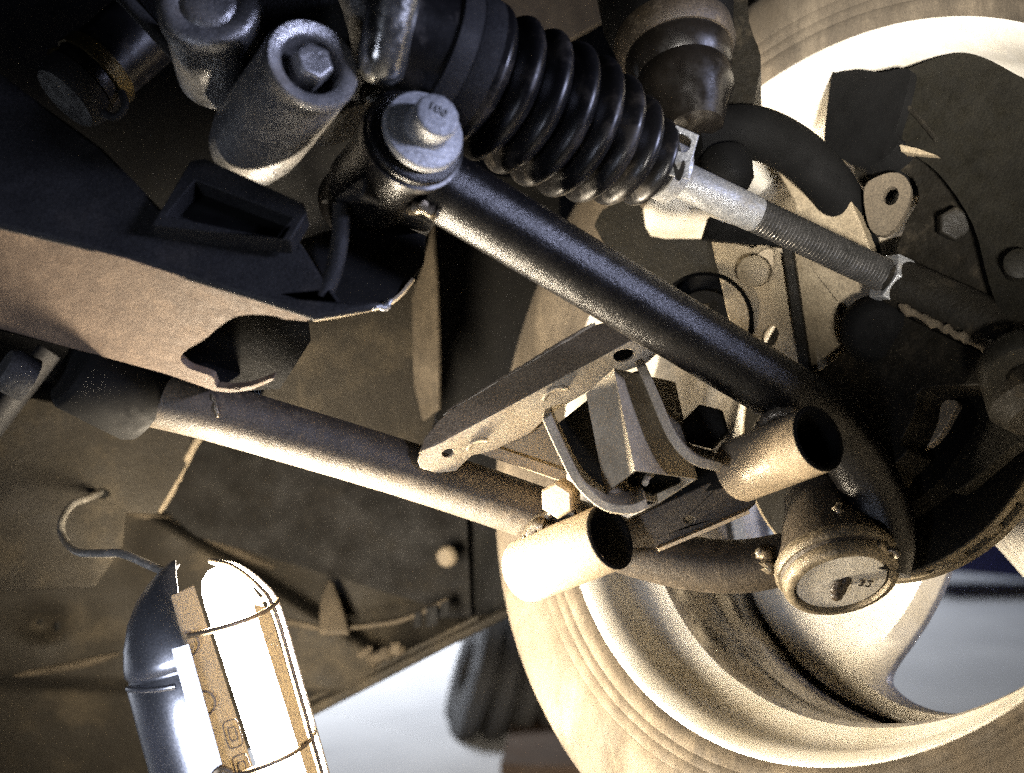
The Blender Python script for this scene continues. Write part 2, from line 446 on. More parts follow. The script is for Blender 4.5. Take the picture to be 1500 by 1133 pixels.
# balance weight clipped on the flange
# spoked disc: four sectors, each with a rounded window
def polar(r, a, h): return WC + WN * h + (WU * math.cos(a) + WV * math.sin(a)) * r
NS = 4; A0 = math.radians(-75)
def win(t):   # window outline in (radius, angle) space: rounded trapezoid
    c, s = math.cos(t), math.sin(t)
    e = .55
    x = math.copysign(abs(c) ** e, c); y = math.copysign(abs(s) ** e, s)
    rr = .1085 + .0570 * x
    return rr, y * math.radians(22.5 + 8 * x)
def boundary(t):
    c, s = math.cos(t), math.sin(t)
    q = max(abs(c), abs(s))
    return .112 + (.058 if c / q > 0 else .070) * c / q, math.radians(180 / NS) * s / q
spoke = MB(); K = 64
def dishh(r): return .137 + .018 * math.sin(min(1, max(0, (r - .04) / .13)) * PI) * .6
for s_ in range(NS):
    ac = A0 + 2 * PI * s_ / NS
    vs = []; fs = []
    # keep the boundary samples on sector corners
    ts = [2 * PI * k / K + PI / 4 for k in range(K)]
    rows = []
    for t in ts:
        wr, wa = win(t); br, ba = boundary(t)
        col = []
        for j, m_ in enumerate((0, .06, .18, .45, .75, 1)):
            r = wr + (br - wr) * m_; a = wa + (ba - wa) * m_
            col.append((r, a, dishh(r) - (.010 * min(1, m_ * 6) if True else 0)))
        rows.append(col)
    nm = len(rows[0])
    for col in rows:
        for (r, a, h) in col: vs.append(polar(r, ac + a, h))
    for i in range(K):
        j = (i + 1) % K
        for q in range(nm - 1):
            fs.append((i * nm + q, i * nm + q + 1, j * nm + q + 1, j * nm + q))
    spoke.add(vs, fs)
sp = spoke.build('spoke_disc', M['rim_flange'], wheel, smooth_deg=50)
so = sp.modifiers.new('solid', 'SOLIDIFY'); so.thickness = .013; so.offset = 0
MB().lathe([(.0, .118), (.044, .118), (.047, .122), (.048, .128), (.048, .150), (0, .152)], WC, WN, 64, ref=WU).build('hub_pad', M['rim_flange'], wheel)

# ================================================================ BRAKE DISC
disc = thing('brake_disc', 'dark vented brake disc inside the wheel with slotted edge', 'brake disc', WC + WN * .045 - Vector((0, 0, .117)))
DC = WC; d0 = .050
MB().lathe([(.0, d0 - .012), (.050, d0 - .012), (.068, d0 - .010), (.072, d0), (.0965, d0), (.098, d0 + .0012), (.098, d0 + .006), (.090, d0 + .006), (.06, d0 + .006), (0, d0 + .006)], DC, WN, 128, ref=WU).build('inner_ring', M['disc'], disc)
MB().lathe([(.05, d0 + .0145), (.090, d0 + .0145), (.098, d0 + .0145), (.098, d0 + .0205), (.0965, d0 + .0215), (.05, d0 + .0215)], DC, WN, 128, ref=WU, close=True).build('outer_ring', M['disc_edge'], disc)
for k in range(26):
    a = 2 * PI * k / 26
    d = WU * math.cos(a) + WV * math.sin(a); t = -WU * math.sin(a) + WV * math.cos(a)
    o0 = DC + d * .078 + WN * (d0 + .0055)
    q = [o0 - t * .0030, o0 + t * .0030, o0 + d * .0193 + t * .0042, o0 + d * .0193 - t * .0042]
    MB().prism(q, WN * .0095).build('vane', M['disc_edge'], disc)
MB().lathe([(.0972, d0 + .001), (.0988, d0 + .001), (.0988, d0 + .0062), (.0972, d0 + .0062)], DC, WN, 128, ref=WU, close=True).build('edge_band', M['disc_edge'], disc)

def PA(x, y, d):
    """arm points: the outboard end runs a little nearer, in front of the brake disc"""
    return P(x, y, d - .055 * min(1.15, max(0, (x - 700) / 530)))
def PlaneA(*q):
    return Plane(*[(x, y, d - .055 * min(1.15, max(0, (x - 700) / 530))) for x, y, d in q])
def HubPlane(h):
    p = Plane((0, 0, 1), (1, 0, 1), (0, 1, 1)); p.o = WC + WN * h; p.n = WN.copy(); return p

# ================================================================ LOWER CONTROL ARM
arm = thing('lower_control_arm', 'black tubular lower control arm with two tubes meeting at a ball joint', 'control arm', PA(1233, 890, .68))
# front tube
ft = smooth([PA(630, 262, .545), PA(900, 425, .60), PA(1160, 583, .655), PA(1225, 635, .672), PA(1272, 705, .683), PA(1296, 775, .685), PA(1288, 838, .68)], 14)
MB().tube(ft, [.0163 - .0012 * i / (len(ft) - 1) for i in range(len(ft))], 40).build('front_tube', M['arm_black'], arm, smooth_deg=60)
# rear tube
rt = smooth([PA(196, 576, .606), PA(320, 606, .613), PA(600, 690, .645), PA(830, 768, .668), PA(905, 797, .672), PA(1000, 823, .677), PA(1085, 830, .682), PA(1170, 815, .688)], 12)
MB().tube(rt, [.0148 - .0012 * max(0, i / (len(rt) - 1) * 2 - 1) for i in range(len(rt))], 40).build('rear_tube', M['arm_dusty'], arm, smooth_deg=60)
# front pivot sleeve under the big bolt
FS0, FS1 = PA(612, 198, .52), PA(520, 300, .585)
MB().lathe([(0, .0), (.0195, 0), (.0215, .0015), (.0218, .004), (.0205, .005), (.0205, .055), (.019, .058), (.019, .075), (0, .075)], FS0, (FS1 - FS0), 48).build('front_pivot_sleeve', M['arm_black'], arm)
MB().lathe([(.0195, .0035), (.0232, .0045), (.0232, .009), (.0205, .010)], FS0, (FS1 - FS0), 48).build('bushing_lip', M['rubber'], arm)
# rear pivot eye
RS0 = PA(148, 548, .600); RA = Vector((.62, .45, -.40)).normalized()
MB().lathe([(.0, -.014), (.0215, -.014), (.024, -.011), (.024, .024), (.022, .028), (0, .028)], RS0, RA, 48).build('rear_pivot_eye', M['black'], arm)
MB().lathe([(0, -.030), (.009, -.030), (.011, -.027), (.011, -.016), (0, -.016)], PA(88, 580, .600), RA, 24).build('rear_pivot_bolt', M['cast_dark'], arm)
# cross sleeves with dark bushings
def cross_sleeve(p0, p1, r, seed):
    ax = (p1 - p0); Ln = ax.length
    s = MB().lathe([(r * .80, 0), (r * .97, 0), (r, .0012), (r, Ln - .0012), (r * .985, Ln), (r * .86, Ln), (r * .84, Ln - .010), (r * .80, Ln - .012)], p0, ax, 48)
    o = s.build('cross_sleeve', M['sleeve'], arm)
    MB().lathe([(0, Ln - .016), (r * .50, Ln - .016), (r * .60, Ln - .014), (r * .74, Ln - .004), (r * .86, Ln + .0006), (r * .95, Ln + .0012), (r * .995, Ln + .0006), (r * .98, Ln - .001), (r * .87, Ln - .001)], p0, ax, 40).build('bushing', M['black'], o)
    MB().lathe([(0, .001), (r * .97, .001), (r * .97, 0.006), (0, .006)], p0, ax, 32).build('sleeve_end', M['sleeve'], o)
    return o
cross_sleeve(PA(768, 838, .652), PA(893, 787, .628), .0168, 1)
cross_sleeve(PA(1082, 690, .652), PA(1198, 643, .622), .0160, 2)
# rusty crust along the underside of the first sleeve
cr = MB().bead([PA(768 + 4 * i, 872 - 1.9 * i + random.uniform(-2, 2), .648 - i * .0006) for i in range(30)], .0022); cr.build('rust_crust', M['sleeve'], arm)
# flat cross bar joining the two sleeves
bpn = PlaneA((905, 770, .655), (1090, 690, .665), (960, 810, .662))
MB().plate([(902, 772), (1075, 690), (1100, 700), (1108, 738), (1095, 750), (962, 806), (925, 805)], bpn, .006, holes=[ell(1010, 762, 7, 5)]).build('cross_bar', M['arm_dusty'], arm, bevel=.0008)
MB().strip([PA(965, 806, .654), PA(1030, 779, .656), PA(1098, 750, .658)], Vector((0, 1, 0)), .010, .0018).build('cross_bar_lit_edge', M['sleeve'], arm)  # pale strip painting the lamplit lower edge of the bar
# welds
MB().bead(smooth([PA(775, 775, .652), PA(800, 757, .648), PA(822, 748, .65), PA(850, 752, .652)], 6), .0034).build('weld', M['weld'], arm)
MB().bead(smooth([PA(768, 800, .648), PA(780, 775, .645), PA(805, 770, .645)], 5), .0036).build('weld', M['weld'], arm)
MB().bead(smooth([PA(1104, 655, .644), PA(1112, 625, .640), PA(1140, 607, .640), PA(1165, 603, .642)], 6), .0034).build('weld', M['weld'], arm)
MB().bead(smooth([PA(600, 310, .545), PA(622, 303, .535), PA(640, 318, .537)], 5), .0026).build('weld', M['weld'], arm)
MB().bead(smooth([PA(312, 578, .600), PA(317, 600, .598), PA(320, 612, .599)], 4), .0010).build('weld', M['weld'], arm)
# ball joint
BT, BB = PA(1193, 722, .703), PA(1234, 856, .667)
BAX = (BB - BT); BL = BAX.length; BD = BAX.normalized(); QK = .93
bj = MB().lathe([(r_ * QK, h_) for r_, h_ in [(0, -.004), (.013, -.004), (.0165, -.001), (.0185, .004), (.0188, .008), (.0200, .012), (.0235, .020), (.0265, .030), (.0300, .038), (.0318, .043), (.0318, .050), (.0295, .053), (.0295, BL - .012), (0, BL - .012)]], BT, BAX, 72)
bj = bj.build('ball_joint_housing', M['arm_dusty'], arm)
MB().lathe([(r_ * QK, h_) for r_, h_ in [(.027, BL - .016), (.0322, BL - .0155), (.0338, BL - .0135), (.0338, BL - .0100), (.0325, BL - .0082), (.0308, BL - .0078), (.0302, BL - .0066), (.0312, BL - .0055), (.0312, BL - .0022), (.0300, BL - .0002), (.0282, BL + .0008), (.0262, BL + .0008), (.0256, BL - .0006), (.0250, BL - .0026)]], BT, BAX, 72).build('crimp_ring', M['crimp'], bj)
capd = MB().lathe([(r_ * QK, h_) for r_, h_ in [(.0247, BL - .0022), (.0238, BL - .0012), (.015, BL - .0010), (0, BL - .0010)]], BT, BAX, 64).build('cap_disc', M['cap'], bj)
cc = BT + BD * (BL)
blob = MB()
for k in range(9):
    q = cc + Vector((random.uniform(-.0030, .0030), 0, random.uniform(-.006, .006)))
    blob.lathe([(0, -.002), (.0025, -.0015), (.0034, .0002), (.0024, .0018), (0, .0026)], q, BD, 10)
blob.build('grease_blob', M['grease'], bj)
side = BD.cross(Vector((0, 1, 0))).normalized()
text_mesh('32', 'cap_stamp', M['arm_dusty'], bj, cc + Vector((.0112, -.001, .0010)) + BD * .0004, Vector((1, .0, -.1)), (-Vector((0, 1, 0)) - BD * (-Vector((0, 1, 0))).dot(BD)) * -1, .0075, .0003)
MB().bead(smooth([PA(1228, 738, .668), PA(1232, 765, .664), PA(1248, 785, .662), PA(1290, 803, .660), PA(1318, 812, .662)], 6), .0026).build('weld', M['weld'], arm)
MB().bead(smooth([PA(1112, 806, .672), PA(1122, 818, .668), PA(1130, 838, .668)], 6), .0030).build('weld', M['weld'], arm)

# ================================================================ CHANNEL BRACKET between the tubes
br = thing('channel_bracket', 'pale steel channel bracket with straps and open box leg bridging the two arm tubes', 'bracket', PA(900, 745, .62))
cp1 = PlaneA((622, 662, .628), (930, 497, .662), (690, 695, .638))     # underside web, lit by the lamp
web = [(612, 676), (620, 660), (640, 652), (925, 499), (962, 519), (948, 532), (905, 548), (806, 607), (775, 636), (722, 660), (690, 668), (668, 690), (640, 693), (616, 686)]
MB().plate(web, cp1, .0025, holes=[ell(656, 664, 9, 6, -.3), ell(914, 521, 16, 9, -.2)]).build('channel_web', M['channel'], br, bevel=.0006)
cp2 = PlaneA((622, 658, .6285), (930, 495, .6625), (650, 606, .637))
MB().plate([(632, 640), (650, 612), (885, 478), (945, 515), (800, 600), (700, 650)], PlaneA((632, 640, .648), (930, 495, .682), (700, 650, .652)), .002).build('hole_shade_backing', M['dark'], br)  # dark sheet added so the web holes look shaded inside
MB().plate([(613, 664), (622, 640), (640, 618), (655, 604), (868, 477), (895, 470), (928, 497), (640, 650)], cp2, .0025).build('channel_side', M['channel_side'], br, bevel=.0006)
MB().strip([PA(650, 609, .638), PA(760, 541, .651), PA(872, 474, .663)], Vector((0, 1, 0)), .010, .0012).build('channel_lip', M['channel'], br)
MB().bead([PA(655 + i * 7.3, 602 - i * 4.4, .6370 + i * .0009) for i in range(30)], .0006).build('seam', M['channel_side'], br)
# embossed swages on the web
for (x, y, r0) in ((822, 590, 1.0), (706, 662, .8)):
    pts = [cp1.at(x + 26 * r0 * math.cos(t), y - 22 * r0 * math.sin(t)) + Vector((0, -.0004, 0)) for t in [PI * .95 - i * .22 for i in range(9)]]
    MB().tube(smooth(pts, 3), .0011, 8).build('swage', M['channel'], br)
s1 = smooth([PA(800, 612, .612), PA(822, 660, .607), PA(848, 708, .602), PA(885, 741, .600), PA(922, 747, .602), PA(948, 738, .606)], 8)
MB().strip(s1, Vector((.05, 1, .12)), .034, .0044).build('strap', M['channel'], br, bevel=.0005)
s2 = smooth([PA(940, 537, .622), PA(960, 583, .618), PA(985, 640, .615), PA(1015, 673, .616), PA(1056, 685, .622)], 8)
MB().strip(s2, Vector((.05, 1, .12)), .034, .0046).build('strap', M['channel'], br, bevel=.0005)
# dark cheek plates between the straps
MB().plate([(818, 620), (862, 585), (905, 735), (880, 735), (848, 700)], PlaneA((818, 620, .655), (862, 585, .66), (880, 735, .655)), .003).build('inner_cheek', M['black'], br)
MB().plate([(905, 552), (945, 540), (1000, 660), (1060, 690), (1060, 715), (925, 745)], PlaneA((905, 552, .662), (945, 540, .662), (925, 745, .662)), .003).build('inner_cheek', M['black'], br)
# open box leg
Bq = [PA(886, 722, .620), PA(930, 689, .600), PA(1022, 702, .642), PA(966, 738, .660)]
up = PA(858, 577, .640) - Bq[0]
def shrink(q, t):
    c = sum(q, Vector()) / 4
    return [p.lerp(c, t) for p in q]
inner = shrink(Bq, .07)
vs = Bq + [p + up for p in Bq] + inner + [p + up for p in inner]
fs = []
for i in range(4):
    j = (i + 1) % 4
    fs += [(i, j, j + 4, i + 4), (i + 8, i + 12, j + 12, j + 8), (i, i + 8, j + 8, j), (i + 4, j + 4, j + 12, i + 12)]
b_ = MB(); b_.add(vs, fs); b_.build('box_leg', M['channel'], br, bevel=.0003)
MB().plate([(908, 702), (935, 689), (1010, 700), (955, 725)], PlaneA((908, 702, .640), (1010, 700, .65), (955, 725, .64)), .002).build('box_leg_floor', M['dark'], br)
MB().tube(smooth([PA(945, 708, .612), PA(948, 700, .618), PA(955, 694, .622)], 4), .0016, 8).build('burr', M['channel'], br)
# hex nut and black bolt of the bracket
nutp = PA(828, 728, .640)
MB().hexa(nutp + Vector((0, .004, 0)), Vector((-.35, -.80, -.10)), .0098, .012, ref=Vector((0, 0, 1))).build('hex_nut', M['sleeve'], br, bevel=.0004)
MB().hexa(PA(1036, 627, .655), Vector((-.30, -.90, .15)), .0115, .008, ref=Vector((0, 0, 1)), rot=.3).build('hex_bolt', M['dark'], br, bevel=.0008)
MB().strip([PA(690, 660, .642), PA(760, 684, .645), PA(830, 708, .648)], Vector((0, .3, 1)), .006, .002).build('tab', M['sleeve'], br)
MB().plate([(724, 655), (800, 612), (832, 690), (826, 705), (718, 664)], PlaneA((724, 655, .647), (800, 612, .655), (826, 705, .652)), .002).build('rear_web', M['knuckle'], br)

# ================================================================ PIVOT BOLT
pb = thing('pivot_bolt', 'grey flanged bolt with wide washer at the upper end of the front tube', 'bolt', P(612, 198, .52))
pax = (FS0 - FS1).normalized()
wo = P(617, 196, .5185)
MB().lathe([(0, 0), (.0170, 0), (.0180, .0008), (.0180, .0030), (.0172, .0040), (.0155, .0042), (.0112, .0062), (0, .0062)], wo, pax, 56).build('washer', M['washer'], pb)
hd = MB().lathe([(.0112, .004), (.0104, .007), (.0100, .008), (.0100, .0165), (.0094, .0178), (.0082, .0182), (0, .0182)], wo, pax, 12).build('bolt_head', M['washer'], pb, bevel=.0005)
ctr = wo + pax * .0184
rgt = Vector((1, 0, -.35)); rgt = (rgt - pax * rgt.dot(pax)).normalized()
text_mesh('100', 'head_stamp', M['steel'], hd, ctr + Vector((0, 0, .002)), rgt, pax.cross(rgt), .0058, .0003)

def PS(x, y, d): return P(x, y, d - .03)
def PlaneS(*q): return Plane(*[(x, y, d - .03) for x, y, d in q])
# ================================================================ SUBFRAME BEAM
sf = thing('subframe_beam', 'dark steel subframe beam with dusty brown underside and cut-out end', 'subframe', PS(315, 570, .60))
up1 = PlaneS((0, 330, .56), (440, 462, .56), (240, 545, .605))
outer = [(-60, 318), (0, 332), (140, 358), (230, 378), (300, 402), (370, 430), (458, 466), (447, 470)] 
holee = smooth2([(268, 520), (300, 505), (335, 478), (365, 464), (405, 462), (434, 468), (438, 480)], 4)
arc = [tuple(p) for p in smooth([(447, 471), (432, 469), (417, 468), (400, 463), (370, 461), (343, 465), (320, 480), (300, 497), (275, 512), (265, 521), (265, 529), (277, 540), (300, 548), (311, 553), (314, 560), (317, 568)], 5)]
rimc = [tuple(p) for p in smooth([(337, 570), (367, 566), (397, 555), (398, 558), (368, 571), (337, 575), (314, 573)], 4)]
outl = [(-60, 318), (0, 333), (110, 360), (187, 380), (230, 394), (277, 409), (320, 422), (383, 441), (462, 466)] + arc + rimc + [(243, 548), (147, 522), (77, 503), (0, 483), (-60, 469)]
MB().plate(outl, up1, .004).build('underside', M['subframe_rust'], sf, bevel=.0008)
up2 = PlaneS((0, 330, .557), (440, 460, .557), (130, 200, .585))
MB().plate([(-60, 60), (60, 150), (150, 215), (240, 308), (330, 330), (440, 352), (470, 400), (500, 440), (560, 440), (545, 452), (462, 466), (383, 440), (320, 421), (277, 408), (230, 393), (187, 379), (110, 359), (0, 332), (-60, 316)], up2, .004).build('side_wall', M['subframe'], sf, bevel=.002)
# beam interior behind the cut-out
MB().plate([(255, 520), (330, 455), (450, 460), (455, 500), (410, 570), (310, 575)], PlaneS((255, 520, .66), (450, 460, .66), (310, 575, .67)), .003).build('inner_wall', M['under_dark'], sf)
fl0 = [PS(-90, 464, .604), PS(75, 503, .607), PS(240, 549, .610), PS(314, 574, .612)]
fl1 = [PS(-90, 430, .80), PS(75, 470, .80), PS(240, 515, .80), PS(420, 500, .80)]
b_ = MB()
b_.sheet([fl0, fl1], .003)
b_.build('light_block_sheet', M['subframe'], sf)  # unseen sheet added to keep lamp light off the upper left
# box bracket with its square mouth
bp = PlaneS((240, 318, .560), (285, 240, .575), (440, 305, .565))
MB().plate([(222, 330), (278, 236), (300, 232), (445, 298), (450, 312), (425, 352)], bp, .010, holes=[[(242, 316), (286, 264), (428, 318), (405, 348), (350, 338)]]).build('box_bracket', M['subframe'], sf, bevel=.002)
MB().plate([(232, 330), (286, 250), (440, 310), (410, 352)], PlaneS((240, 318, .572), (285, 240, .587), (440, 305, .577)), .003).build('mouth_shade_plate', M['black'], sf)  # black plate set in the mouth as its inner shade
# gusset sweeping to the right end
MB().tube(smooth([PS(500, 300, .58), PS(498, 350, .578), PS(488, 400, .572), PS(470, 440, .566)], 6), [.004] * 19, 12).build('pipe_stub', M['subframe'], sf)
gp = PlaneS((462, 462, .566), (600, 440, .60), (560, 330, .62))
MB().plate([(440, 350), (500, 330), (560, 315), (625, 345), (622, 385), (600, 415), (575, 440), (545, 450), (462, 464), (480, 420)], gp, .003).build('end_gusset', M['under_dark'], sf, bevel=.001)
MB().strip(smooth([PS(458, 468, .564), PS(510, 459, .575), PS(560, 448, .59), PS(585, 432, .597), PS(605, 408, .603)], 6), Vector((0, 1, 0)), .008, .0012).build('gusset_lip', M['knuckle'], sf)
MB().bead(smooth([PS(545, 452, .584), PS(563, 449, .588), PS(575, 440, .590)], 4), .0016).build('weld', M['steel'], sf)
MB().plate([(470, 300), (530, 290), (640, 330), (625, 350), (560, 318), (500, 335)], PlaneS((470, 300, .60), (640, 330, .60), (560, 318, .605)), .01).build('pivot_tower', M['subframe'], sf, bevel=.002)

# ================================================================ STEERING GEAR HOUSING (upper left casting)
sg = thing('steering_gear_housing', 'grey cast aluminium steering gear housing with hex plug, top left', 'gear housing', P(360, 250, .56))
F0, F1 = P(459, 92, .505), P(362, 222, .575)
fax = (F1 - F0); fl_ = fax.length
MB().lathe([(.0128, .012), (.0128, .003), (.0140, .0012), (.0165, .0004), (.0192, .0), (.0203, .0012), (.0206, .0035), (.0200, .005), (.0204, .012), (.0212, fl_ * .55), (.0210, fl_ * .82), (.0190, fl_ * .97), (.0130, fl_ * 1.04), (0, fl_ * 1.06)], F0, fax, 64).build('plug_boss', M['cast'], sg)
MB().lathe([(0, .012), (.0129, .012), (.0129, .004)], F0, fax, 40).build('plug_recess', M['cast_dark'], sg)
MB().hexa(F0 + fax.normalized() * .010, -fax.normalized(), .0088, .0125, ref=Vector((0, 0, 1)), rot=.2).build('hex_plug', M['cast'], sg, bevel=.0006)
D0 = P(306, 8, .53); dax = Vector((-.10, .88, -.30))
MB().lathe([(0, -.001), (.0120, -.001), (.0135, -.0025), (.0175, -.003), (.0205, -.0022), (.0222, 0), (.0225, .006), (.021, .012), (.021, .05)], D0, dax, 64).build('cover_disc', M['cast'], sg)
MB().lathe([(0, -.0035), (.009, -.0035), (.0115, -.0022), (.0125, -.0008)], D0, dax, 40).build('cover_boss', M['cast'], sg)
# body of the casting
body = Plane((160, 0, .60), (600, 0, .56), (420, 200, .575))
MB().plate([(150, -60), (175, -10), (215, 40), (262, 88), (300, 130), (318, 160), (420, 190), (520, 150), (548, 128), (600, 60), (620, -60)], body, .05).build('casting_body', M['cast_dark'], sg, bevel=.006, bseg=3)
MB().tube(smooth([P(165, -20, .585), P(235, 55, .582), P(295, 122, .578), P(325, 155, .575)], 6), [.0035] * 19, 12).build('casting_rib', M['cast_dark'], sg)
MB().tube(smooth([P(520, -30, .548), P(540, 30, .548), P(545, 85, .553), P(520, 135, .562)], 6), [.010] * 19, 20).build('casting_rib', M['cast'], sg)
# polished rack tube
MB().lathe([(.0, 0), (.0100, 0), (.0108, .002), (.0110, .042), (.0098, .050), (.006, .054), (0, .055)], P(590, -70, .508), P(556, 112, .520) - P(590, -70, .508), 48).build('rack_tube', M['polished'], sg)

# ================================================================ HOSE with brass clamp
hs = thing('coolant_hose', 'black rubber hose end with a tarnished brass clamp in the dark corner', 'hose', P(120, 160, .68))
MB().tube(smooth([P(250, 10, .70), P(190, 62, .69), P(140, 105, .68), P(118, 125, .675)], 8), [.022] * 25, 32).build('hose_body', M['rubber'], hs)
hax = P(118, 125, .675) - P(190, 62, .69)
MB().lathe([(.0225, 0), (.0238, .0005), (.0238, .0085), (.0225, .009)], P(150, 97, .682), hax, 40, close=True).build('clamp_band', M['brass'], hs)
MB().lathe([(.0, .012), (.019, .012), (.0215, .008), (.0225, .0)], P(118, 125, .675), hax, 40).build('hose_flange', M['cast_dark'], hs)
MB().lathe([(0, 0), (.005, 0), (.006, .001), (.006, .014), (0, .015)], P(85, 75, .668), Vector((.2, -.2, -1)), 16).build('clamp_screw', M['brass'], hs)
MB().tube(smooth([P(148, 165, .67), P(170, 172, .668), P(183, 155, .668), P(178, 135, .67)], 6), .0022, 10).build('clamp_tail', M['cast_dark'], hs)

# ================================================================ RUBBER BELLOWS
bl = thing('steering_boot', 'black ribbed rubber steering boot tapering towards the tie rod', 'boot', P(830, 310, .59))
B0, B1 = P(655, 92, .553), P(985, 255, .612)
bax = B1 - B0; bL = bax.length
prof = []
ncv = 7
env = lambda t: .0342 + .0022 * math.sin(t * PI * .8) - .0165 * max(0, t - .50) ** 1.5 * 3.3
for i in range(ncv * 14 + 1):
    t = .10 + .79 * i / (ncv * 14)
    ph = (i % 14) / 14
    crest = abs(math.cos(ph * PI)) ** .9
    prof.append((env(t) - .0085 * (1 - crest), t * bL))
prof = [(.0295, 0), (.0325, .002), (.0325, .10 * bL - .003)] + prof + [(.0142, .915 * bL), (.0136, bL * 1.0), (.0105, bL * 1.0)]
MB().lathe(prof, B0, bax, 72).build('bellows', M['rubber'], bl, smooth_deg=75)
MB().lathe([(.033, -.012), (.0352, -.011), (.0352, -.002), (.0345, -.001), (.0352, 0), (.0352, .010), (.033, .011)], B0, bax, 64).build('boot_collar', M['subframe'], bl)
MB().lathe([(0, -.03), (.030, -.03), (.033, -.012)], B0, bax, 64).build('boot_root', M['rubber'], bl)
# spring clamp at the small end
ck = thing('spring_clamp', 'bright steel spring clamp with looped ear on the small end of the boot', 'clamp', P(985, 290, .605))
c0 = B0 + bax * .945
MB().lathe([(.0140, 0), (.0152, .0002), (.0152, .0082), (.0140, .0084)], c0, bax, 48, close=True).build('clamp_band', M['steel'], ck)
ep = Plane((975, 250, .5905), (1020, 200, .590), (985, 185, .592))
MB().plate([(974, 256), (976, 225), (990, 183), (1024, 198), (1012, 240), (1008, 262)], ep, .0012, holes=[smooth2([(994, 196), (1012, 205), (1006, 222), (988, 218)], 3)]).build('clamp_ear', M['steel'], ck, bevel=.0003)
MB().plate(smooth2([(986, 232), (990, 262), (998, 262), (1004, 240), (1000, 236), (994, 250)], 3), Plane((975, 250, .5893), (1020, 200, .5888), (985, 185, .5908)), .0008).build('clamp_notch', M['dark'], ck)

# ================================================================ TIE ROD
tr = thing('tie_rod', 'zinc grey tie rod with long dark thread running into the rod end', 'tie rod', P(1150, 340, .64))
T0, T1 = P(985, 257, .612), P(1312, 412, .640)
tax = (T1 - T0); tL = tax.length
MB().lathe([(0, 0), (.0086, 0), (.0092, .002), (.0092, tL * .355), (.0086, tL * .37), (0, tL * .37)], T0, tax, 40).build('rod', M['steel'], tr)
prof = []
nt_ = 40
for i in range(nt_):
    h = tL * .37 + tL * .58 * i / nt_; p = tL * .58 / nt_
    prof += [(.0076, h), (.0088, h + p * .35), (.0090, h + p * .5), (.0088, h + p * .65)]
prof = [(0, tL * .37)] + prof + [(.0076, tL * .95), (0, tL * .95)]
MB().lathe(prof, T0, tax, 32).build('thread', M['thread'], tr, smooth_deg=25)
MB().hexa(T0 + tax * .945, tax, .0138, .0110, ref=Vector((.1, -.3, 1)), rot=.25).build('lock_nut', M['steel'], tr, bevel=.0006)
# rod end shaft continuing into the dark
e0 = T0 + tax * 1.0; e1 = P(1535, 520, .590)
MB().tube(smooth([e0, e0.lerp(e1, .5), e1], 8), [.0125 + .0022 * i / 16 for i in range(17)], 28).build('rod_end_shaft', M['dark'], tr)
MB().bead([P(1318 + i * 7, 449 + i * 3.45, .6255 - i * .0019) for i in range(22)], .0022).build('dust_ridge', M['liner'], tr)
MB().lathe([(0, -.02), (.020, -.02), (.026, -.012), (.027, .010), (.02, .018), (0, .02)], P(1525, 560, .578), Vector((.1, -.5, -.85)), 40).build('rod_end_ball', M['dark'], tr)
MB().lathe([(.008, .0), (.016, .001), (.0185, .004), (.0185, .010), (.016, .014)], P(1500, 552, .560), Vector((.1, .7, .6)), 32).build('rod_end_ring', M['caliper'], tr)

# ================================================================ UPPER JOINT and curved steering arm
uj = thing('upper_ball_joint', 'black ball joint with dusty collar hanging at the top beside the rim', 'ball joint', P(1010, 180, .64))
U0, U1 = P(988, 62, .668), P(1020, 196, .640)
ua = U1 - U0; uL = ua.length
MB().lathe([(.030, -.008), (.0325, -.004), (.0325, .006), (.030, .010), (.028, .010)], U0, ua, 56).build('collar', M['arm_dusty'], uj)
MB().lathe([(0, -.09), (.036, -.09), (.0365, -.02), (.0335, -.006), (.031, -.004), (.030, .002)], U0, ua, 48).build('joint_socket', M['black'], uj)
MB().lathe([(.0285, .004), (.029, .012), (.0275, .020), (.0245, .024), (.0262, .028), (.0255, .036), (.0215, .043), (.0150, uL * .95), (.009, uL), (0, uL)], U0, ua, 56).build('joint_boot', M['boot_lower'], uj)
MB().tube(smooth([P(1000, 168, .636), P(1012, 176, .634), P(1025, 168, .636)], 5), .0022, 10).build('boot_clip', M['boot_lower'], uj)
MB().plate(smooth2([(900, 100), (925, 50), (960, -20), (1000, -60), (1085, -60), (1097, 30), (1114, 80), (1110, 120), (1095, 165), (1040, 175), (1010, 60), (930, 100)], 3), Plane((920, 100, .690), (1097, 30, .685), (1050, -40, .70)), .05).build('joint_housing', M['dark'], uj, bevel=.004, bseg=3)
sa = thing('steering_lever', 'black curved knuckle arm arching over to the hub plates', 'steering arm', P(1270, 400, .72))
pth = smooth([P(1010, 205, .655), P(1060, 196, .66), P(1110, 196, .665), P(1165, 222, .675), P(1215, 270, .685), P(1245, 325, .695), P(1258, 380, .70), P(1262, 430, .705)], 8)
rs = [.0155 - .0035 * i / (len(pth) - 1) for i in range(len(pth))]
MB().tube(pth, rs, 32).build('arm_bar', M['black'], sa, smooth_deg=60)
MB().lathe([(0, 0), (.011, 0), (.0135, .004), (.0135, .016), (.010, .022), (.006, .024), (.006, .032), (0, .033)], P(1062, 222, .645), Vector((.05, -.25, -1)), 32).build('castle_nut', M['black'], sa)
MB().tube(smooth([P(1040, 250, .636), P(1050, 262, .634), P(1068, 262, .634), P(1085, 250, .637)], 5), .0018, 8).build('split_pin', M['steel'], sa)

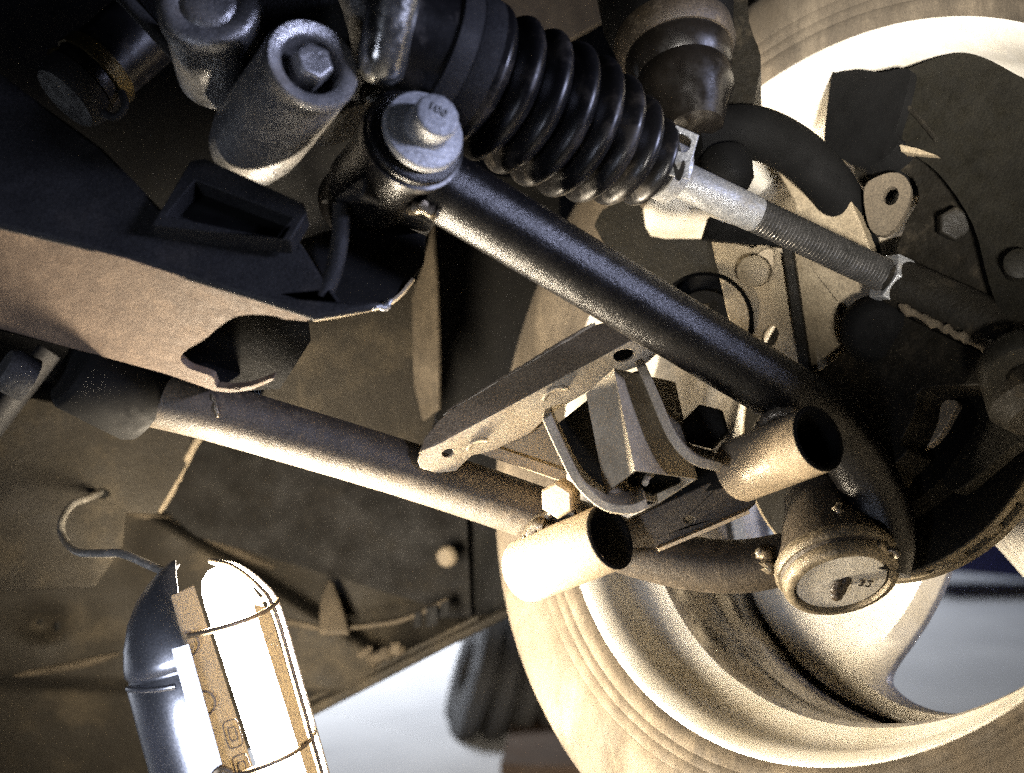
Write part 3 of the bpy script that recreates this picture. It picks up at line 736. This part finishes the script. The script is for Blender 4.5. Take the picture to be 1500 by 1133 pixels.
# ================================================================ HUB CARRIER plates
hc = thing('hub_carrier', 'dusty tan hub carrier plates with drilled holes between tie rod and arm', 'hub carrier', P(1180, 545, .72))
k1 = Plane((1090, 360, .705), (1180, 545, .690), (1150, 370, .698))
MB().plate([(1040, 345), (1085, 355), (1095, 360), (1118, 355), (1145, 370), (1150, 372), (1187, 548), (1160, 540), (1095, 500), (1070, 480)], k1, .006, holes=[ell(1129, 492, 11, 16, .3), smooth2([(1108, 372), (1125, 362), (1133, 372), (1128, 405), (1118, 407), (1116, 385)], 3)]).build('carrier_plate', M['knuckle'], hc, bevel=.001)
k2 = Plane((1155, 362, .700), (1190, 545, .694), (1290, 420, .668))
MB().plate([(1154, 352), (1165, 300), (1110, 200), (1180, 215), (1235, 270), (1262, 330), (1285, 395), (1300, 440), (1262, 485), (1245, 510), (1210, 540), (1188, 545)], k2, .010, holes=[ell(1232, 453, 8, 9), ]).build('carrier_plate', M['knuckle'], hc, bevel=.001)
MB().plate([(1143, 350), (1160, 352), (1190, 560), (1172, 555)], Plane((1143, 350, .690), (1190, 560, .682), (1160, 352, .688)), .02).build('dark_rib', M['dark'], hc, bevel=.001)
MB().lathe([(0, 0), (.0075, 0), (.009, .001), (.0092, .012), (0, .012)], P(1103, 398, .690), Vector((.3, .9, .1)), 28).build('plate_bolt', M['knuckle'], hc)
MB().plate(smooth2([(1266, 275), (1295, 255), (1320, 255), (1334, 275), (1328, 305), (1310, 335), (1290, 345), (1272, 330)], 4), Plane((1266, 275, .672), (1334, 275, .66), (1290, 345, .664)), .006, holes=[ell(1305, 287, 11, 14, .3)]).build('lug_ear', M['liner'], hc, bevel=.001)
MB().tube(smooth([P(1188, 548, .705), P(1230, 520, .700), P(1275, 480, .690)], 5), [.006] * 11, 12).build('rib_edge', M['knuckle'], hc)
# dark cast centre of the carrier
kc = HubPlane(.012)
MB().plate(smooth2([(1185, 560), (1240, 512), (1262, 478), (1300, 455), (1400, 500), (1470, 530), (1480, 560), (1410, 565), (1350, 570), (1340, 600), (1330, 625), (1318, 650), (1330, 660), (1305, 685), (1290, 700), (1240, 650), (1200, 600)], 3), kc, .022).build('carrier_casting', M['dark'], hc, bevel=.004, bseg=3)
MB().lathe([(0, 0), (.012, 0), (.016, .003), (.019, .010), (.019, .03)], P(1290, 488, .640), Vector((.2, .95, .1)), 40).build('carrier_boss', M['black'], hc)
MB().plate(smooth2([(1400, 560), (1470, 540), (1530, 560), (1540, 640), (1490, 650), (1440, 690), (1400, 720), (1380, 700), (1420, 640), (1430, 600)], 3), HubPlane(.030), .010).build('shield_flange', M['caliper'], hc, bevel=.002)
# upper dark plate beside the boot and the big dark dish behind the tube
MB().plate(smooth2([(870, 330), (930, 290), (950, 345), (1035, 350), (1085, 360), (1105, 480), (1120, 530), (1050, 500), (950, 430)], 3), Plane((870, 330, .76), (1035, 350, .745), (1050, 500, .745)), .02).build('carrier_backing', M['caliper'], hc, bevel=.003)
MB().plate([(1040, 318), (1075, 330), (1160, 362), (1100, 358), (1030, 350)], Plane((1040, 318, .70), (1160, 362, .70), (1030, 350, .70)), .01).build('dark_strip', M['black'], hc)
MB().plate(smooth2([(1344, 590), (1400, 586), (1392, 612), (1378, 636), (1362, 652), (1338, 660), (1320, 642), (1332, 615)], 3), HubPlane(.034), .006).build('bright_patch_plate', M['sleeve'], hc, bevel=.001)  # pale plate added to stand in for a bright patch by the disc
dd = MB().lathe([(.026, 0), (.0285, .002), (.0285, .012), (.020, .012), (.018, .006), (0, .006)], P(1030, 470, .705), Vector((.25, .95, -.05)), 48); dd.build('drive_cup', M['black'], hc)
MB().lathe([(0, 0), (.0022, 0), (.0026, .001), (.0026, .004)], P(1033, 451, .700), Vector((.2, 1, 0)), 14).build('cup_rivet', M['liner'], hc)

# ================================================================ BRAKE CALIPER
ca = thing('brake_caliper', 'dark olive cast iron brake caliper in the upper right of the wheel', 'caliper', P(1360, 330, .66))
ca1 = HubPlane(.012)
MB().plate(smooth2([(1312, 118), (1345, 95), (1400, 78), (1440, 84), (1490, 110), (1560, 150), (1620, 250), (1620, 400), (1560, 500), (1480, 480), (1450, 420), (1425, 330), (1375, 255), (1322, 218), (1306, 206)], 4), ca1, .05).build('caliper_body', M['caliper'], ca, bevel=.016, bseg=6)
MB().plate(smooth2([(1218, 112), (1225, 106), (1262, 102), (1290, 106), (1330, 100), (1332, 120), (1322, 160), (1312, 195), (1318, 205), (1305, 225), (1272, 245), (1245, 240), (1212, 215), (1208, 190)], 3), HubPlane(.006), .045).build('caliper_bridge', M['black'], ca, bevel=.006, bseg=4)
MB().plate(smooth2([(1250, 240), (1300, 215), (1350, 225), (1395, 260), (1440, 320), (1480, 400), (1500, 470), (1500, 560), (1420, 540), (1340, 470), (1300, 420), (1325, 330), (1345, 290), (1330, 255), (1290, 250), (1265, 275)], 3), HubPlane(.022), .03).build('caliper_carrier', M['dark'], ca, bevel=.004, bseg=3)
MB().plate([(1318, 212), (1345, 218), (1372, 228), (1345, 226), (1320, 222)], HubPlane(.008), .006).build('bright_edge', M['knuckle'], ca)
MB().tube(smooth([HubPlane(.0115).at(1322, 150), HubPlane(.0115).at(1345, 172), HubPlane(.0115).at(1372, 205)], 6), .0016, 8).build('casting_seam', M['dark'], ca)
MB().hexa(HubPlane(.022).at(1395, 330), Vector((-.1, -1, 0)), .009, .008, ref=Vector((0, 0, 1))).build('slide_bolt', M['dark'], ca, bevel=.0006)
MB().lathe([(0, 0), (.006, 0), (.0075, .001), (.0075, .014), (.011, .015), (.011, .022), (0, .022)], HubPlane(.006).at(1494, 385), Vector((.3, .8, -.2)), 20).build('bleed_screw', M['caliper'], ca)

# ================================================================ UNDERBODY
ub = thing('underbody', 'dusty dark car underbody panels and sill behind the work lamp', 'underbody', P(440, 1050, 1.0))
def rough_sheet(corners, nx, ny, amp, thick, name, m, seed=0):
    rnd = random.Random(seed)
    a, b, c, d = [P(*q) for q in corners]     # a-b top edge, d-c bottom edge
    rows = []
    ph = [rnd.uniform(0, 6) for _ in range(6)]
    for j in range(ny + 1):
        t = j / ny; row = []
        for i in range(nx + 1):
            s = i / nx
            p = (a.lerp(b, s)).lerp(d.lerp(c, s), t)
            z = math.sin(s * 5 + ph[0] + t * 2) + .6 * math.sin(t * 7 + ph[1] - s * 3) + .4 * math.sin(s * 13 + t * 11 + ph[2])
            row.append(p + Vector((0, amp * z, 0)))
        rows.append(row)
    return MB().sheet(rows, thick).build(name, m, ub, smooth_deg=60)
# floor pan on the far left, with the hole the hook hangs in
fp = Plane((0, 640, .80), (300, 630, .86), (150, 900, .80))
pan = [(-150, 560), (60, 585), (120, 600), (300, 628), (298, 640), (262, 700), (230, 752), (185, 750), (180, 800), (140, 860), (-150, 870)]
MB().plate(pan, fp, .004, holes=[ell(150, 722, 10, 8)]).build('floor_pan', M['underbody'], ub, bevel=.001)
MB().tube(smooth([P(299, 632, .855), P(285, 652, .853), P(262, 695, .85), P(252, 716, .848), P(232, 750, .844)], 5), [.0034, .0030, .0026, .0026, .003, .0026, .0026, .003, .003, .0026, .003, .0036, .003, .0026, .003, .003, .0034, .003, .003, .003, .002], 10).build('pan_flange', M['liner'], ub)
MB().plate([(120, 700), (185, 700), (185, 745), (120, 745)], Plane((120, 700, .86), (185, 700, .87), (120, 745, .86)), .002).build('pan_hole_back', M['black'], ub)
# long dark rail at the far left edge
MB().tube(smooth([P(-60, 690, .78), P(0, 610, .78), P(72, 515, .79)], 8), [.008] * 17, 16).build('brake_pipe', M['subframe'], ub)
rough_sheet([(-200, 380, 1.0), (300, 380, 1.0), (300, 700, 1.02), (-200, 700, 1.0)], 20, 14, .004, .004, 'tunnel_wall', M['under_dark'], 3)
# bulge below the pan
def relief(fn, x0, x1, y0, y1, nx, ny, name, m, keep=None, thick=.004):
    """pressed sheet: depth fn(x, y) over a pixel grid of the photograph"""
    rows = [[P(x0 + (x1 - x0) * i / nx, y0 + (y1 - y0) * j / ny, fn(x0 + (x1 - x0) * i / nx, y0 + (y1 - y0) * j / ny)) for i in range(nx + 1)] for j in range(ny + 1)]
    return MB().sheet(rows, thick).build(name, m, ub, smooth_deg=60)
def g(x, y, cx, cy, sx, sy): return math.exp(-((x - cx) / sx) ** 2 - ((y - cy) / sy) ** 2)
def step(v, a, b):
    t = min(1, max(0, (v - a) / (b - a))); return t * t * (3 - 2 * t)
def sill(x, y):
    d = .93 + .00006 * (x - 200)
    d += .05 * step((x - 230) * .62 - (y - 752), -14, 14)              # upper right recess edge running down to the right
    d -= .035 * g(x, y, 255, 790, 60, 60)
    d += .02 * math.sin(x * .011 + y * .006)
    d += .03 * step(y, 985 + .05 * x, 1010 + .05 * x)
    d += .022 * g(x, y, 60, 915, 34, 22)
    return d
def sill_sheet():
    nx, ny = 130, 80
    x0, x1 = -150, 760
    rows = []
    for j in range(ny + 1):
        t = j / ny; row = []
        for i in range(nx + 1):
            x = x0 + (x1 - x0) * i / nx
            top = 745
            bot = 1052 - (x - 440) * .508 if x > 380 else 1082 + (380 - x) * .52
            bot = max(bot, top + 40)
            y = top + (bot - top) * t
            row.append(P(x, y, sill(x, y)))
        rows.append(row)
    return MB().sheet(rows, .004).build('sill_panel', M['underbody'], ub, smooth_deg=60)
sill_sheet()
for pts_, r_ in (([(182, 752), (215, 756), (248, 760), (268, 772)], .0030), ([(255, 765), (300, 790), (350, 812), (402, 832)], .0045),
                 ([(380, 905), (440, 915), (470, 922)], .0028), ([(20, 990), (110, 975), (175, 958)], .0035)):
    MB().tube(smooth([P(x, y, sill(x, y) - .001) for x, y in pts_], 6), [r_ * (1 - abs(2 * i / (6 * (len(pts_) - 1)) - 1) ** 3 * .7) for i in range(6 * (len(pts_) - 1) + 1)], 10).build('pressed_fold', M['under_mid'], ub)
# rolled lower lip of the sill
MB().tube(smooth([P(340, 1102, .925), P(440, 1050, .93), P(560, 989, .94), P(660, 938, .95), P(760, 888, .96)], 8), [.0042] * 33, 12).build('sill_lip', M['underbody'], ub)
MB().tube(smooth([P(400, 1050, .93), P(500, 1003, .935), P(620, 945, .94), P(700, 905, .945)], 8), [.0022] * 25, 10).build('sill_crease', M['underbody'], ub)
# recess wall between arm tube and sill
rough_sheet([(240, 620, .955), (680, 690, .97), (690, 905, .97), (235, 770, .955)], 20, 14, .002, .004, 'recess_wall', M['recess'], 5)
MB().plate([(466, 928), (468, 880), (478, 848), (488, 850), (502, 890), (512, 928)], Plane((466, 928, .915), (512, 928, .915), (478, 848, .945)), .006).build('gusset', M['under_mid'], ub, bevel=.004, bseg=3)
MB().lathe([(0, -.004), (.006, -.0035), (.0082, -.001), (.0085, .002)], P(654, 816, .945), Vector((.25, 1, .1)), 28).build('plug', M['liner'], ub)
for (x, y, w_, h_) in ((612, 908, 5, 13), (632, 903, 8, 16), (651, 893, 6, 13)):
    MB().plate([(x - w_, y - h_ + 4), (x + w_, y - h_), (x + w_, y + h_ - 4), (x - w_, y + h_)], Plane((x, y, .936), (x + 10, y, .936), (x, y + 10, .936)), .003).build('drain_slot', M['black'], ub)
MB().strip(smooth([P(470, 925, .935), P(560, 915, .937), P(600, 905, .938), P(655, 880, .94)], 6), Vector((0, 1, 0)), .01, .003).build('seam_flange', M['under_mid'], ub)
MB().bead(smooth([P(540, 972, .935), P(570, 955, .934), P(592, 948, .935)], 6), .005).build('underseal_lump', M['under_mid'], ub)
MB().bead(smooth([P(520, 962, .935), P(545, 950, .934)], 6), .004).build('underseal_lump', M['under_mid'], ub)
MB().bead(smooth([P(40, 935, .945), P(62, 900, .94), P(80, 890, .94), P(92, 930, .945)], 6), .004).build('tow_loop', M['under_dark'], ub)
# inner arch panels above the arm tube
MB().plate(smooth2([(395, 560), (440, 480), (470, 470), (545, 455), (600, 410), (640, 480), (640, 600), (615, 660), (560, 660), (400, 590)], 3), Plane((395, 560, .80), (640, 480, .86), (615, 660, .86)), .004).build('arch_panel', M['underbody'], ub)
MB().plate([(632, 330), (638, 420), (641, 520), (641, 600), (618, 618), (600, 540), (585, 490), (600, 440), (618, 390)], Plane((632, 330, .83), (641, 600, .84), (600, 440, .85)), .004).build('arch_edge', M['under_mid'], ub, bevel=.001)
MB().plate([(638, 260), (820, 260), (815, 420), (800, 500), (790, 640), (640, 640)], Plane((638, 260, .90), (780, 260, .92), (640, 640, .90)), .004).build('arch_gap_panel', M['under_dark'], ub)
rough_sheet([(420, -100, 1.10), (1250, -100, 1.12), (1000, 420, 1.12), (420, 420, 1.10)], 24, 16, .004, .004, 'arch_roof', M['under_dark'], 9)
MB().plate(smooth2([(725, -60), (900, -60), (935, -10), (845, 52), (815, 62), (778, 58), (748, 40), (735, 0)], 3), Plane((725, -60, .95), (935, -10, .97), (778, 58, .93)), .004).build('arch_liner', M['liner'], ub)
rough_sheet([(640, 600, .99), (800, 600, 1.0), (770, 900, .99), (640, 905, .97)], 12, 12, .002, .004, 'arch_back', M['under_dark'], 12)
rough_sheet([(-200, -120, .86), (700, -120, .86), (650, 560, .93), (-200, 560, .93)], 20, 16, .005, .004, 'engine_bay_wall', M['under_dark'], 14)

# ================================================================ WORK LAMP
S = 1.22
lampA, lampB = P(262, 832, .635), P(382, 1262, .625)
lax = (lampB - lampA); lL = lax.length / S; ld = lax.normalized()
wlmp = thing('work_lamp', 'glowing hand lamp with grey metal hood and wire cage hanging from a hook', 'work lamp', lampB)
toward = Vector((0, -1, 0)); toward = (toward - ld * toward.dot(ld)).normalized()     # hood direction facing the camera
rightv = toward.cross(ld).normalized()
if rightv.x < 0: rightv = -rightv
hp = [(.0030, -.0035), (.0075, -.0012), (.0140, .0030), (.0205, .0090), (.0262, .0170), (.0303, .0265), (.0322, .0340), (.0326, .0375), (.0316, .0390), (.0316, .0405), (.0330, .0425), (.0332, .060), (.0330, .10), (.0330, lL)]
def hood_pt(r, h, a):   # a = 0 faces the camera, positive turns to the right
    return lampA + (ld * h + (toward * math.cos(a) + rightv * math.sin(a)) * r) * S
prof_in = [(max(.001, r - .0012), h) for r, h in hp]
aa0, aa1, ns = math.radians(9), math.radians(-172), 56
vs = []; fs = []
for (r, h) in hp + prof_in[::-1]:
    for k in range(ns + 1):
        a_end = aa1 * (.62 + .38 * min(1, max(0, (h + .0035) / .034)))
        vs.append(hood_pt(r, h, aa0 + (a_end - aa0) * k / ns))
m_ = ns + 1; R_ = len(hp) * 2
for i in range(R_):
    j = (i + 1) % R_
    for k in range(ns): fs.append((i * m_ + k, i * m_ + k + 1, j * m_ + k + 1, j * m_ + k))
nh = len(hp)
for k in (0, ns):
    for i in range(nh - 1):
        fs.append((i * m_ + k, (i + 1) * m_ + k, (R_ - 2 - i) * m_ + k, (R_ - 1 - i) * m_ + k))
hood = MB(); hood.add(vs, fs)
hd_ = hood.build('hood', M['hood'], wlmp, smooth_deg=45)
MB().tube(smooth([hood_pt(.0322, .0430 + .0015 * math.cos(a * 3), a) for a in [math.radians(-62 + i * 5) for i in range(12)]], 3), .0019, 10).build('pressed_rib', M['hood'], hd_)
MB().strip(smooth([hood_pt(.0334, .03, math.radians(-2)), hood_pt(.0336, .10, math.radians(-2)), hood_pt(.0336, lL, math.radians(-2))], 6), rightv, .0085, .0012).build('edge_strip', M['hood'], hd_)
def lp(o_r, o_t, h): return lampA + (ld * h + rightv * o_r + toward * o_t) * S
# brown translucent plastic side cover between the hood edge and the tube
tray = [lp(.0035, .0318, .010), lp(.0035, .0318, lL), lp(.0172, .0275, lL), lp(.0122, .0275, .0085)]
tro = MB().prism(tray, Vector((-.0004, .0010, 0))).build('side_cover', M['tray'], wlmp)
across = (tray[2] - tray[1]).normalized()
tn = across.cross(ld).normalized()
if tn.y > 0: tn = -tn
e0_ = tray[1] - ld * (lL * S)
for h in (.030, .054, .090, .122, .150):
    c = e0_ + ld * h * S + across * .001
    MB().tube([c + ld * (.0058 * math.cos(t)) + across * (.0058 * math.sin(t)) + tn * .0006 for t in [PI * i / 10 for i in range(11)]], .0006, 6).build('scallop', M['tray_mark'], tro)
for h in (.0690, .0830):
    c = e0_ + ld * h * S + across * .0105
    for (sx, sy) in ((.0036, .0066), (.0018, .0032)):
        loop = [c + across * (sx * math.copysign(abs(math.cos(t)) ** .4, math.cos(t))) + ld * (sy * math.copysign(abs(math.sin(t)) ** .4, math.sin(t))) + tn * .0006 for t in [2 * PI * i / 24 for i in range(25)]]
        MB().tube(loop, .0004, 6, cap=False).build('embossed_mark', M['tray_mark'], tro)
# the same cover on the far side
MB().prism([lp(.0295, .0140, .023), lp(.0325, .0140, lL), lp(.0350, .008, lL), lp(.0335, .008, .027)], Vector((.0004, .0010, 0))).build('side_cover', M['tray'], wlmp)
# glowing tube
t0_, t1_ = lp(.0165, .0, .004), lp(.0215, .0, lL)
MB().lathe([(0, 0), (.0060, .0010), (.0100, .0045), (.0120, .0100), (.0126, .016), (.0126, (t1_ - t0_).length)], t0_, t1_ - t0_, 32).build('lamp_tube', M['glow'], wlmp)
# wire cage
def cage_pt(r, h, a): return lampA + (ld * h + rightv * (r * math.sin(a)) + toward * (r * math.cos(a))) * S
for h in (.026, .083, .14):
    pts = [cage_pt(.0340 + .0015 * max(0, math.sin(a)), h + .002 * math.sin(a * 2), a) for a in [math.radians(10 + i * 9) for i in range(18)]]
    MB().tube(smooth(pts, 3), .0014, 10).build('cage_ring', M['wire_dark'], wlmp)
for a in (math.radians(82), math.radians(104), math.radians(140)):
    pts = [lp(.0135, 0, .001), cage_pt(.0230, .006, a), cage_pt(.0310, .016, a), cage_pt(.0352, .028, a), cage_pt(.0357, .06, a), cage_pt(.0357, .12, a), cage_pt(.0357, lL, a)]
    MB().tube(smooth(pts, 6), .0014, 10).build('cage_wire', M['wire_dark' if a < 1.5 else 'wire'], wlmp)
MB().tube(smooth([cage_pt(.0340, .083, math.radians(14)), cage_pt(.0355, .080, math.radians(9)), cage_pt(.0350, .082, math.radians(2))], 4), .0020, 8).build('cage_hook', M['wire_dark'], wlmp)
MB().prism([P(256, 840, .632), P(263, 827, .631), P(250, 833, .632)], Vector((0, .001, 0))).build('hood_tab', M['hood'], wlmp)
# hanging hook
hk = smooth([P(252, 842, .632), P(222, 830, .64), P(180, 812, .65), P(150, 811, .66), P(115, 809, .68), P(94, 790, .72), P(90, 765, .735), P(105, 740, .76), P(128, 730, .79), P(148, 721, .83), P(152, 719, .845)], 8)
MB().tube(hk, [.0023] * len(hk), 14).build('hook', M['wire'], wlmp)

# ================================================================ BACKGROUND THINGS on the floor
bt = thing('spare_tyre', 'blurred dark ribbed tyre standing on the floor behind the wheel', 'tyre', P(745, 1085, 1.85))
TC = P(792, 1010, 1.85); TAX = Vector((.95, .12, -.28)).normalized()
base = bt['_o']
tpf = []
wd = .215; Rr = .115
for i in range(7):
    h = -wd / 2 + wd * i / 6
    tpf += [(Rr + .012, h - .011), (Rr + .012, h + .011), (Rr - .022, h + .014), (Rr - .022, h + .028)]
tpf = [(.05, -wd / 2 - .012), (Rr - .02, -wd / 2 - .016)] + tpf + [(Rr - .02, wd / 2 + .02), (.05, wd / 2 + .016)]
MB().lathe(tpf, TC, TAX, 72, close=True).build('tread', M['bgrubber'], bt)
MB().lathe([(0, -.05), (.049, -.07), (.049, .07), (0, .05)], TC, TAX, 32).build('hub', M['black'], bt)
MB().plate([(712, 900), (775, 900), (790, 985), (712, 985)], Plane((712, 900, 1.95), (775, 900, 1.95), (712, 985, 1.95)), .05).build('upright', M['black'], bt, bevel=.004)
bd_ = MB().prism([Vector((-.015, 1.55, .004)), Vector((.38, 1.50, .004)), Vector((.42, 1.83, .004)), Vector((.005, 1.80, .004))], Vector((0, 0, .02))).build('wooden_board', M['wood'])
tag(bd_, 'dark brown board lying on the floor behind the tyre', 'board')
bb = MB().prism([P(1330, 762, 2.9), P(1640, 772, 2.9), P(1640, 862, 2.9), P(1385, 838, 2.9)], Vector((0, .25, 0))).build('storage_bench', M['blue'], None, bevel=.01)
tag(bb, 'blurred dark blue bench seen through the wheel spokes', 'bench')
for o in scene.objects:
    if '_o' in o: del o['_o']
